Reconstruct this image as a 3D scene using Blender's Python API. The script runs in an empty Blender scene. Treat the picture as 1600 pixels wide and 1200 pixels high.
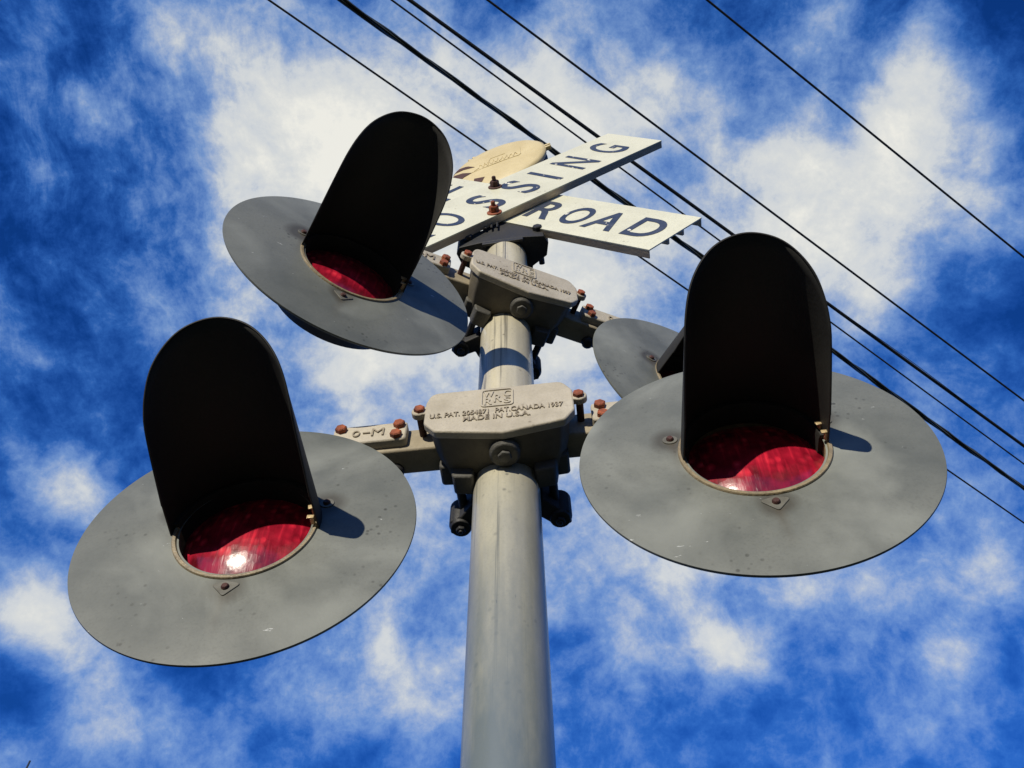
import bpy, bmesh, math, random
from mathutils import Matrix, Vector
import mathutils
random.seed(7)
R = math.radians
sc = bpy.context.scene
col = sc.collection
G = 1.6                                   # eye height above the ground (ground is z = 0)

# ------------------------------------------------------------------ camera
CR = ((0.999873841941565, 0.013739043942171776, -0.007971127434015568),
      (0.015883960495236778, -0.8648542443292258, 0.5017716969546105),
      (0.0, -0.5018350074848096, -0.8649633664281517))     # rows: right, up, back
F = 1419.83
cd = bpy.data.cameras.new('camera'); cam = bpy.data.objects.new('camera', cd); col.objects.link(cam)
cd.sensor_width = 36; cd.lens = F / 1600 * 36; cd.clip_start = 0.02; cd.clip_end = 5000
m = Matrix(CR).transposed().to_4x4(); m.translation = (0, 0, G); cam.matrix_world = m
sc.camera = cam

def ray(px, py):
    v = Vector(((px - 800) / F, -(py - 600) / F, -1.0))
    d = Matrix(CR).transposed() @ v
    return d.normalized()

# ------------------------------------------------------------------ world and sun
SUN_AZ, SUN_EL = R(-22), R(10.8)          # azimuth to the left of straight behind the camera
sdir = Vector((math.sin(SUN_AZ) * math.cos(SUN_EL), -math.cos(SUN_AZ) * math.cos(SUN_EL), math.sin(SUN_EL)))
sl = bpy.data.lights.new('sun', 'SUN'); sl.energy = 4.6; sl.angle = R(0.5); sl.color = (1.0, 0.93, 0.78)
so = bpy.data.objects.new('sun', sl); col.objects.link(so)
so.rotation_euler = sdir.to_track_quat('Z', 'Y').to_euler(); so.location = (-3, -6, 8)

sc.view_settings.view_transform = 'Standard'; sc.view_settings.look = 'None'
sc.view_settings.exposure = 0.0; sc.view_settings.gamma = 1.0; sc.view_settings.use_curve_mapping = False

world = bpy.data.worlds.new('World'); sc.world = world; world.use_nodes = True
wt = world.node_tree; wt.nodes.clear()
def WN(t, **kw):
    n = wt.nodes.new(t)
    for k, v in kw.items(): setattr(n, k, v)
    return n
def wl(a, b): wt.links.new(a, b)
def wmath(op, a, b=None, clamp=False):
    n = WN('ShaderNodeMath', operation=op, use_clamp=clamp)
    for i, v in enumerate((a, b)):
        if v is None: continue
        if isinstance(v, (int, float)): n.inputs[i].default_value = v
        else: wl(v, n.inputs[i])
    return n.outputs[0]
out = WN('ShaderNodeOutputWorld'); bg = WN('ShaderNodeBackground'); bg.inputs['Strength'].default_value = 0.1
wl(bg.outputs[0], out.inputs[0])
sky = WN('ShaderNodeTexSky', sky_type='NISHITA'); sky.sun_disc = False
sky.sun_elevation = SUN_EL; sky.sun_rotation = math.atan2(sdir.x, sdir.y)
sky.air_density = 1.0; sky.dust_density = 0.3; sky.ozone_density = 3.0
tc = WN('ShaderNodeTexCoord')
sep = WN('ShaderNodeSeparateXYZ'); wl(tc.outputs['Generated'], sep.inputs[0])
zz = wmath('ADD', wmath('MAXIMUM', sep.outputs['Z'], 0.0), 0.15)
KZ = 0.15
cx = wmath('DIVIDE', sep.outputs['X'], zz); cy = wmath('DIVIDE', sep.outputs['Y'], zz)
comb = WN('ShaderNodeCombineXYZ'); wl(cx, comb.inputs[0]); wl(cy, comb.inputs[1])
def noise(vec, scale, detail=6, rough=0.6, dist=0.0, color=False):
    n = WN('ShaderNodeTexNoise'); n.noise_dimensions = '3D'
    n.inputs['Scale'].default_value = scale; n.inputs['Detail'].default_value = detail
    n.inputs['Roughness'].default_value = rough; n.inputs['Distortion'].default_value = dist
    wl(vec, n.inputs['Vector']); return n.outputs['Color' if color else 'Fac']
def vmath(op, a, b):
    n = WN('ShaderNodeVectorMath', operation=op)
    for i, v in enumerate((a, b)):
        if isinstance(v, (tuple, list)): n.inputs[i].default_value = v
        elif isinstance(v, (int, float)): n.inputs[i].default_value = (v, v, v)
        else: wl(v, n.inputs[i])
    return n
def warp(vec, scale, amt, detail=3):
    c = vmath('SUBTRACT', noise(vec, scale, detail, 0.6, color=True), 0.5).outputs[0]
    c = vmath('MULTIPLY', c, (amt, amt, 0)).outputs[0]
    return vmath('ADD', vec, c).outputs[0]
P0 = comb.outputs[0]
PW = warp(P0, 3.0, 0.14, 3)
def skyp(px, py):
    d = ray(px, py); z = max(d.z, 0) + KZ
    return Vector((d.x / z, d.y / z, 0))
# (pixel x, y, radius in pixels, amount): the cloud banks, placed where they hang in the sky
BLOBS = [(420, 130, 170, .44), (560, 130, 150, .35), (300, 60, 90, .35), (470, 240, 140, .45), (380, 330, 120, .30),
         (90, 40, 70, .28), (60, 120, 60, .15), (150, 180, 90, .12),
         (690, 250, 240, .28), (900, 120, 170, .36), (1000, 210, 150, .26), (1110, 130, 120, .30), (1250, 60, 90, .26),
         (1340, 265, 170, .60), (1210, 330, 130, .42), (1470, 230, 120, .35), (1440, 130, 90, .30), (1330, 380, 130, .30),
         (1560, 330, 70, .15), (700, 480, 260, .40), (560, 640, 200, .42), (330, 440, 150, .28), (250, 600, 140, .22),
         (900, 420, 200, .36), (900, 700, 220, .34), (140, 770, 75, .62), (60, 740, 60, .25), (25, 950, 80, .72), (75, 1010, 50, .25),
         (160, 1040, 90, .30), (280, 1140, 80, .34), (180, 1180, 80, .28), (420, 1060, 90, .18), (600, 960, 100, .32), (490, 1110, 90, .28),
         (650, 1120, 100, .36), (700, 1010, 80, .2), (1160, 1030, 60, .48), (1110, 1010, 50, .25), (960, 900, 140, .38),
         (1100, 930, 120, .20), (1540, 930, 65, .42), (1490, 1030, 55, .45), (1580, 860, 45, .25), (1360, 560, 170, .12),
         (1000, 1120, 120, .10), (1300, 1050, 330, .14), (1400, 780, 260, .10), (760, 900, 260, .12), (1130, 560, 220, .12), (800, 330, 200, .12), (1330, 930, 90, .10), (40, 560, 60, .12), (200, 880, 80, .10),
         (1590, 30, 120, -.42), (1590, 250, 80, -.15), (1600, 470, 110, -.22), (1460, 80, 110, .18), (170, 520, 150, -.18), (60, 340, 170, -.20), (840, 560, 330, .14),
         (1150, 30, 80, -.20), (1060, 60, 70, -.15), (60, 640, 70, -.18), (20, 1130, 70, -.25), (560, 30, 70, -.2), (310, 1000, 90, -.15)]
acc = None
for (px, py, r, a) in BLOBS:
    c = skyp(px, py)
    e = ((skyp(px + r, py) - c).length + (skyp(px, py + r) - c).length) / 2
    d = WN('ShaderNodeVectorMath', operation='DISTANCE'); wl(PW, d.inputs[0]); d.inputs[1].default_value = c
    mr = WN('ShaderNodeMapRange', interpolation_type='SMOOTHSTEP')
    wl(d.outputs['Value'], mr.inputs['Value']); mr.inputs['From Min'].default_value = 0; mr.inputs['From Max'].default_value = e * 1.5
    mr.inputs['To Min'].default_value = a; mr.inputs['To Max'].default_value = 0.0
    acc = mr.outputs[0] if acc is None else wmath('ADD', acc, mr.outputs[0])
DIR = tc.outputs['Generated']
DW = vmath('ADD', DIR, vmath('MULTIPLY', vmath('SUBTRACT', noise(DIR, 6.0, 3, .55, color=True), 0.5).outputs[0], .10).outputs[0]).outputs[0]
n1 = wmath('SUBTRACT', noise(DW, 4.2, 5, 0.55), 0.5)
n2 = wmath('SUBTRACT', noise(DW, 13.5, 8, 0.62), 0.5)
n3 = wmath('SUBTRACT', noise(DIR, 34.0, 7, 0.74), 0.5)
# rounded puffs: cellular noise, softened
vo1 = WN('ShaderNodeTexVoronoi', feature='SMOOTH_F1'); vo1.inputs['Scale'].default_value = 13; vo1.inputs['Smoothness'].default_value = .9; wl(DW, vo1.inputs['Vector'])
puff = wmath('SUBTRACT', 0.42, vo1.outputs['Distance'])
# long thin wisps drawn out by the wind
mp = WN('ShaderNodeMapping'); wl(warp(P0, 5.0, 0.12), mp.inputs['Vector']); mp.inputs['Rotation'].default_value = (0, 0, R(28)); mp.inputs['Scale'].default_value = (22, 8, 1)
wisp = wmath('SUBTRACT', noise(mp.outputs[0], 1.0, 7, 0.68), 0.5)
wreg = WN('ShaderNodeMapRange', interpolation_type='SMOOTHSTEP')
dd = WN('ShaderNodeVectorMath', operation='DISTANCE'); wl(P0, dd.inputs[0]); dd.inputs[1].default_value = skyp(60, 280)
wl(dd.outputs['Value'], wreg.inputs['Value']); wreg.inputs['From Min'].default_value = 0.05; wreg.inputs['From Max'].default_value = 0.42
wreg.inputs['To Min'].default_value = 1.0; wreg.inputs['To Max'].default_value = 0.12
dens = wmath('ADD', wmath('MULTIPLY', acc, .82), 0.34)
dens = wmath('ADD', dens, wmath('MULTIPLY', n1, .62))
dens = wmath('ADD', dens, wmath('MULTIPLY', n2, 1.10))
dens = wmath('ADD', dens, wmath('MULTIPLY', puff, .38))
dens = wmath('ADD', dens, wmath('MULTIPLY', n3, .55))
dens = wmath('ADD', dens, wmath('MULTIPLY', wmath('MULTIPLY', wisp, wreg.outputs[0]), 1.0))
dens = wmath('MULTIPLY', dens, .78)
ramp = WN('ShaderNodeValToRGB'); wl(dens, ramp.inputs[0])
cr = ramp.color_ramp; cr.interpolation = 'LINEAR'
# cloud cover: how much veil and cloud lies over the clear sky
STOPS = [(0.0, 0.0), (0.15, 0.17), (0.32, 0.40), (0.50, 0.62), (0.72, 0.88), (1.0, 1.0)]
while len(cr.elements) < len(STOPS): cr.elements.new(0.5)
for el, (p, v) in zip(cr.elements, STOPS): el.position = p; el.color = (v, v, v, 1)
cover = ramp.outputs[0]
# clear sky: the Nishita sky, its blue deepened
hs = WN('ShaderNodeHueSaturation'); skc = vmath('MINIMUM', sky.outputs[0], (1.9, 2.2, 3.4)); wl(skc.outputs[0], hs.inputs['Color']); hs.inputs['Saturation'].default_value = 1.15; hs.inputs['Value'].default_value = 1.0
tint = WN('ShaderNodeMix', data_type='RGBA', blend_type='MULTIPLY'); tint.inputs[0].default_value = 1.0
wl(hs.outputs[0], tint.inputs[6]); tint.inputs[7].default_value = (0.20, 0.66, 1.55, 1)
# thin veil is pale blue, thick cloud is creamy white
cc = WN('ShaderNodeValToRGB'); wl(cover, cc.inputs[0])
ce = cc.color_ramp; ce.interpolation = 'LINEAR'
CST = [(0.0, (.03, .20, .95)), (0.30, (.09, .34, 1.05)), (0.56, (.33, .56, 1.02)), (.80, (.70, .78, .88)), (.93, (.86, .88, .86)), (1.0, (.98, .97, .90))]
while len(ce.elements) < len(CST): ce.elements.new(0.5)
for el, (p, v) in zip(ce.elements, CST): el.position = p; el.color = (*v, 1)
cs = vmath('MULTIPLY', cc.outputs[0], 8.6)
mix = WN('ShaderNodeMix', data_type='RGBA'); wl(cover, mix.inputs[0]); wl(tint.outputs[2], mix.inputs[6]); wl(cs.outputs[0], mix.inputs[7])
wl(mix.outputs[2], bg.inputs['Color'])

# ------------------------------------------------------------------ materials
def newmat(name, color, rough=0.5, metal=0.0, spec=0.5, coat=0.0, coat_rough=0.05):
    mt = bpy.data.materials.new(name); mt.use_nodes = True
    b = mt.node_tree.nodes['Principled BSDF']
    b.inputs['Base Color'].default_value = (*color, 1); b.inputs['Roughness'].default_value = rough
    b.inputs['Metallic'].default_value = metal; b.inputs['Specular IOR Level'].default_value = spec
    b.inputs['Coat Weight'].default_value = coat; b.inputs['Coat Roughness'].default_value = coat_rough
    return mt
def weather(name, base, second, scale=8, rough=0.5, rough_var=0.15, bump=0.15, bump_scale=180, speck=None, speck_amt=0.0,
            stretch=(1, 1, 1), contrast=(0.35, 0.7), runs=(), light=None, stains=(), stain_col=(0.05, 0.045, 0.035), spec=0.5, coat=0.0, lines=False, dark_low=None, speck_scale=70, metal=0.0):
    """paint or metal with mottling, specks, stains and a fine grain"""
    mt = newmat(name, base, rough, spec=spec, coat=coat, metal=metal); nt = mt.node_tree; N = nt.nodes; L = nt.links.new
    b = N['Principled BSDF']
    t = N.new('ShaderNodeTexCoord'); oi = N.new('ShaderNodeObjectInfo')
    vo = N.new('ShaderNodeVectorMath'); vo.operation = 'ADD'
    vs = N.new('ShaderNodeVectorMath'); vs.operation = 'SCALE'; vs.inputs['Scale'].default_value = 0.37; L(oi.outputs['Location'], vs.inputs[0])
    L(t.outputs['Object'], vo.inputs[0]); L(vs.outputs[0], vo.inputs[1])
    mp = N.new('ShaderNodeMapping'); mp.inputs['Scale'].default_value = stretch; L(vo.outputs[0], mp.inputs['Vector'])
    n = N.new('ShaderNodeTexNoise'); n.inputs['Scale'].default_value = scale; n.inputs['Detail'].default_value = 8; n.inputs['Roughness'].default_value = 0.65
    L(mp.outputs[0], n.inputs['Vector'])
    mr = N.new('ShaderNodeMapRange'); mr.inputs['From Min'].default_value = contrast[0]; mr.inputs['From Max'].default_value = contrast[1]; L(n.outputs['Fac'], mr.inputs['Value'])
    mx = N.new('ShaderNodeMix'); mx.data_type = 'RGBA'; L(mr.outputs[0], mx.inputs[0]); mx.inputs[6].default_value = (*base, 1); mx.inputs[7].default_value = (*second, 1)
    colr = mx.outputs[2]
    def over(fac, c):
        nonlocal colr
        q = N.new('ShaderNodeMix'); q.data_type = 'RGBA'; L(fac, q.inputs[0]); L(colr, q.inputs[6]); q.inputs[7].default_value = (*c, 1); colr = q.outputs[2]
    def mth(op, a, b_, clamp=False):
        q = N.new('ShaderNodeMath'); q.operation = op; q.use_clamp = clamp
        for i, v in enumerate((a, b_)):
            if isinstance(v, (int, float)): q.inputs[i].default_value = v
            else: L(v, q.inputs[i])
        return q.outputs[0]
    # fine salt and pepper grain of old paint
    g = N.new('ShaderNodeTexNoise'); g.inputs['Scale'].default_value = 260; g.inputs['Detail'].default_value = 3; L(vo.outputs[0], g.inputs['Vector'])
    gm = N.new('ShaderNodeMapRange'); gm.inputs['From Min'].default_value = .5; gm.inputs['From Max'].default_value = .75; gm.inputs['To Max'].default_value = .45; L(g.outputs['Fac'], gm.inputs['Value'])
    over(gm.outputs[0], tuple(c * 0.62 for c in base))
    if speck:
        v = N.new('ShaderNodeTexVoronoi'); v.inputs['Scale'].default_value = speck_scale; v.inputs['Randomness'].default_value = 1; L(vo.outputs[0], v.inputs['Vector'])
        sp = N.new('ShaderNodeMapRange'); sp.inputs['From Min'].default_value = .12; sp.inputs['From Max'].default_value = .26; sp.inputs['To Min'].default_value = 1; sp.inputs['To Max'].default_value = 0
        L(v.outputs['Distance'], sp.inputs['Value'])
        sn = N.new('ShaderNodeTexNoise'); sn.inputs['Scale'].default_value = 9; sn.inputs['Detail'].default_value = 4; L(vo.outputs[0], sn.inputs['Vector'])
        s2 = N.new('ShaderNodeMapRange'); s2.inputs['From Min'].default_value = .54; s2.inputs['From Max'].default_value = .66; L(sn.outputs['Fac'], s2.inputs['Value'])
        over(mth('MULTIPLY', mth('MULTIPLY', sp.outputs[0], s2.outputs[0]), speck_amt), speck)
    if lines:   # long vertical scratches and drips
        m2 = N.new('ShaderNodeMapping'); m2.inputs['Scale'].default_value = (95, 95, 1.1); L(vo.outputs[0], m2.inputs['Vector'])
        ln = N.new('ShaderNodeTexNoise'); ln.inputs['Scale'].default_value = 1; ln.inputs['Detail'].default_value = 7; ln.inputs['Roughness'].default_value = .62; L(m2.outputs[0], ln.inputs['Vector'])
        l2 = N.new('ShaderNodeMapRange'); l2.inputs['From Min'].default_value = .585; l2.inputs['From Max'].default_value = .65; l2.inputs['To Max'].default_value = .8; L(ln.outputs['Fac'], l2.inputs['Value'])
        over(l2.outputs[0], (.10, .095, .08))
        m3 = N.new('ShaderNodeMapping'); m3.inputs['Scale'].default_value = (30, 30, .9); m3.inputs['Location'].default_value = (3, 1, 2); L(vo.outputs[0], m3.inputs['Vector'])
        ls = N.new('ShaderNodeTexNoise'); ls.inputs['Scale'].default_value = 1; ls.inputs['Detail'].default_value = 5; L(m3.outputs[0], ls.inputs['Vector'])
        l4 = N.new('ShaderNodeMapRange'); l4.inputs['From Min'].default_value = .45; l4.inputs['From Max'].default_value = .7; l4.inputs['To Max'].default_value = .55; L(ls.outputs['Fac'], l4.inputs['Value'])
        over(l4.outputs[0], tuple(c * .66 for c in second))
        m7 = N.new('ShaderNodeMapping'); m7.inputs['Scale'].default_value = (60, 60, 17); m7.inputs['Rotation'].default_value = (.25, .1, 0); L(vo.outputs[0], m7.inputs['Vector'])
        c7 = N.new('ShaderNodeTexNoise'); c7.inputs['Scale'].default_value = 1; c7.inputs['Detail'].default_value = 6; c7.inputs['Roughness'].default_value = .7; L(m7.outputs[0], c7.inputs['Vector'])
        r7 = N.new('ShaderNodeMapRange'); r7.inputs['From Min'].default_value = .665; r7.inputs['From Max'].default_value = .69; r7.inputs['To Max'].default_value = .85; L(c7.outputs['Fac'], r7.inputs['Value']); over(r7.outputs[0], (.06, .055, .05))
    for (sx, sy, r) in stains:   # grime rings round the screws
        dn = N.new('ShaderNodeVectorMath'); dn.operation = 'DISTANCE'; L(t.outputs['Object'], dn.inputs[0]); dn.inputs[1].default_value = (sx, sy, 0.006)
        ad = mth('ADD', dn.outputs['Value'], mth('MULTIPLY', mth('SUBTRACT', n.outputs['Fac'], .5), .05))
        s2 = N.new('ShaderNodeMapRange'); s2.inputs['From Min'].default_value = r * .5; s2.inputs['From Max'].default_value = r; s2.inputs['To Min'].default_value = .75; s2.inputs['To Max'].default_value = 0
        L(ad, s2.inputs['Value']); over(s2.outputs[0], stain_col)
    for (sx_, y0_, y1_, w_) in runs:   # rust that has run down from a screw
        sq = N.new('ShaderNodeSeparateXYZ'); L(t.outputs['Object'], sq.inputs[0])
        dx = mth('ABSOLUTE', mth('ADD', mth('SUBTRACT', sq.outputs['X'], sx_), mth('MULTIPLY', mth('SUBTRACT', n.outputs['Fac'], .5), .03)), 0)
        a1 = N.new('ShaderNodeMapRange'); a1.inputs['From Min'].default_value = 0; a1.inputs['From Max'].default_value = w_; a1.inputs['To Min'].default_value = 1; a1.inputs['To Max'].default_value = 0; L(dx, a1.inputs['Value'])
        a2 = N.new('ShaderNodeMapRange'); a2.inputs['From Min'].default_value = y1_; a2.inputs['From Max'].default_value = y0_; L(sq.outputs['Y'], a2.inputs['Value'])
        a3 = N.new('ShaderNodeMath'); a3.operation = 'LESS_THAN'; L(sq.outputs['Y'], a3.inputs[0]); a3.inputs[1].default_value = y0_
        over(mth('MULTIPLY', mth('MULTIPLY', mth('MULTIPLY', a1.outputs[0], a2.outputs[0]), a3.outputs[0]), .55), (.075, .06, .04))
    if light is not None:   # small chips and scratches showing bare zinc
        m5 = N.new('ShaderNodeMapping'); m5.inputs['Rotation'].default_value = (0, 0, .6); m5.inputs['Scale'].default_value = (26, 90, 60); L(vo.outputs[0], m5.inputs['Vector'])
        c5 = N.new('ShaderNodeTexNoise'); c5.inputs['Scale'].default_value = 1; c5.inputs['Detail'].default_value = 4; c5.inputs['Roughness'].default_value = .75; L(m5.outputs[0], c5.inputs['Vector'])
        r5 = N.new('ShaderNodeMapRange'); r5.inputs['From Min'].default_value = .70; r5.inputs['From Max'].default_value = .715; L(c5.outputs['Fac'], r5.inputs['Value']); over(r5.outputs[0], light)
        m6 = N.new('ShaderNodeTexNoise'); m6.inputs['Scale'].default_value = 3.2; m6.inputs['Detail'].default_value = 6; m6.inputs['Distortion'].default_value = 1.2; L(vo.outputs[0], m6.inputs['Vector'])
        r6 = N.new('ShaderNodeMapRange'); r6.inputs['From Min'].default_value = .5; r6.inputs['From Max'].default_value = .72; r6.inputs['To Max'].default_value = .9; L(m6.outputs['Fac'], r6.inputs['Value']); over(r6.outputs[0], tuple(c * 1.55 for c in base))
    if dark_low is not None:   # blue-grey tone that grows stronger lower down the pole
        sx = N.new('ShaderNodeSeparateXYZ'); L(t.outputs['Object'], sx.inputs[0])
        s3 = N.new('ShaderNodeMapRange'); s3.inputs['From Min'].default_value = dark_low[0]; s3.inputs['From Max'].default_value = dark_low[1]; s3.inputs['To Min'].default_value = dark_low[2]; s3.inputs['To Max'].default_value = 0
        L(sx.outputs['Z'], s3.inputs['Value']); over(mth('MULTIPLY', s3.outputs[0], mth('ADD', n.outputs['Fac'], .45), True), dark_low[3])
    L(colr, b.inputs['Base Color'])
    rr = N.new('ShaderNodeMapRange'); rr.inputs['To Min'].default_value = rough - rough_var; rr.inputs['To Max'].default_value = rough + rough_var; L(n.outputs['Fac'], rr.inputs['Value']); L(rr.outputs[0], b.inputs['Roughness'])
    bn = N.new('ShaderNodeTexNoise'); bn.inputs['Scale'].default_value = bump_scale; bn.inputs['Detail'].default_value = 4; L(vo.outputs[0], bn.inputs['Vector'])
    bp = N.new('ShaderNodeBump'); bp.inputs['Strength'].default_value = bump; bp.inputs['Distance'].default_value = 0.002
    L(bn.outputs['Fac'], bp.inputs['Height']); L(bp.outputs[0], b.inputs['Normal'])
    return mt

SCREWS = [(0.0, -0.124), (0.1135, 0.046), (-0.1135, 0.046)]
M_disc = weather('grey_disc_paint', (.160, .166, .146), (.095, .103, .095), scale=6, rough=.50, rough_var=.07, bump=.07, bump_scale=230,
                 speck=(.035, .035, .03), speck_amt=.75, stains=[(x, y, .034) for x, y in SCREWS], runs=[(0, -.132, -.215, .012), (.1135, .040, -.03, .008), (-.1135, .040, -.05, .009)], light=(.45, .46, .44), spec=.25, speck_scale=75)
M_tab = weather('stained_tab', (.13, .125, .10), (.075, .07, .055), scale=60, rough=.6)
M_hood = weather('faded_black_paint', (.022, .022, .022), (.032, .031, .028), scale=14, rough=.62, bump=.12, spec=.3)
M_house = weather('dark_housing', (.035, .036, .036), (.025, .025, .025), scale=20, rough=.55)
M_pole = weather('cream_pole_paint', (.64, .58, .41), (.38, .35, .27), scale=5, stretch=(3, 3, .8), rough=.34, rough_var=.08, coat=.15, bump=.10, bump_scale=120,
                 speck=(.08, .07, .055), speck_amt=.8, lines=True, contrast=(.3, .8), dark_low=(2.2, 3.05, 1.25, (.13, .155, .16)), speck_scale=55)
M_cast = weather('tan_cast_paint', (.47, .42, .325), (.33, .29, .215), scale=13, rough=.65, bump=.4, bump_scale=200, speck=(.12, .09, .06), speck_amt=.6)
M_cast_low = weather('shade_toned_cast_paint', (.17, .145, .10), (.09, .078, .055), scale=13, rough=.7, bump=.22, bump_scale=260)  # tan box body darkened: the shade on its underside is put into the colour
M_arm = weather('part_shade_cast_paint', (.33, .28, .19), (.22, .18, .12), scale=13, rough=.7, bump=.22, bump_scale=260)  # tan arms darkened part way, painting in some of the underside's shade
M_cast_dark = weather('shaded_cast_iron', (.09, .085, .07), (.05, .048, .042), scale=18, rough=.65, bump=.5, bump_scale=220)  # saddle and plug: shade under the box painted in as a darker tone
M_black = weather('black_clamp_iron', (.013, .014, .016), (.022, .02, .018), scale=20, rough=.6, bump=.4)
M_rust = weather('rust', (.36, .085, .024), (.13, .036, .018), scale=70, rough=.75, bump=.7, bump_scale=420, contrast=(.35, .65))
M_rust_dark = weather('dark_rust', (.075, .024, .017), (.04, .016, .013), scale=70, rough=.75, bump=.7, bump_scale=420)
M_bezel = weather('corroded_bezel', (.30, .235, .135), (.15, .12, .075), scale=60, rough=.45, bump=.5, bump_scale=300, spec=.6)
M_clip = weather('brass_clip', (.60, .48, .28), (.30, .20, .10), scale=60, rough=.4, bump=.4, metal=.3)
M_sign = weather('white_sign_sheet', (.70, .685, .52), (.56, .545, .41), scale=6, rough=.34, rough_var=.06, bump=.04, speck=(.28, .24, .16), speck_amt=.6, speck_scale=60, contrast=(.4, .75), spec=.5)
M_lip = weather('sign_edge_metal', (.52, .42, .29), (.36, .28, .19), scale=30, rough=.5, stretch=(1, 6, 6))
M_bell = weather('yellow_bell_paint', (.64, .53, .29), (.50, .40, .20), scale=9, rough=.55, bump=.15)
M_wire = weather('black_cable', (.016, .017, .017), (.03, .03, .028), scale=3, rough=.55, bump=.1)
M_cable = weather('green_black_cable', (.024, .03, .024), (.055, .055, .04), scale=6, rough=.5, bump=.2)
M_letterA = weather('navy_letter', (.030, .040, .065), (.055, .065, .09), scale=30, rough=.4, bump=.03)

def letter_material():
    """navy print chipped off in places so that the sheet shows"""
    mt = weather('worn_navy_letter', (.030, .040, .065), (.06, .07, .10), scale=30, rough=.4, bump=.03)
    nt = mt.node_tree; N = nt.nodes; L = nt.links.new; b = N['Principled BSDF']; o = N['Material Output']
    t = N.new('ShaderNodeTexCoord'); n = N.new('ShaderNodeTexNoise'); n.inputs['Scale'].default_value = 42; n.inputs['Detail'].default_value = 6; L(t.outputs['Object'], n.inputs['Vector'])
    oi = N.new('ShaderNodeObjectInfo'); ad = N.new('ShaderNodeVectorMath'); ad.operation = 'ADD'; L(t.outputs['Object'], ad.inputs[0]); L(oi.outputs['Location'], ad.inputs[1]); L(ad.outputs[0], n.inputs['Vector'])
    mr = N.new('ShaderNodeMapRange'); mr.inputs['From Min'].default_value = .655; mr.inputs['From Max'].default_value = .675; L(n.outputs['Fac'], mr.inputs['Value'])
    src = b.inputs['Base Color'].links[0].from_socket
    mx = N.new('ShaderNodeMix'); mx.data_type = 'RGBA'; L(mr.outputs[0], mx.inputs[0]); L(src, mx.inputs[6]); mx.inputs[7].default_value = (.74, .71, .58, 1)
    L(mx.outputs[2], b.inputs['Base Color'])
    return mt
M_letter = letter_material()

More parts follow.
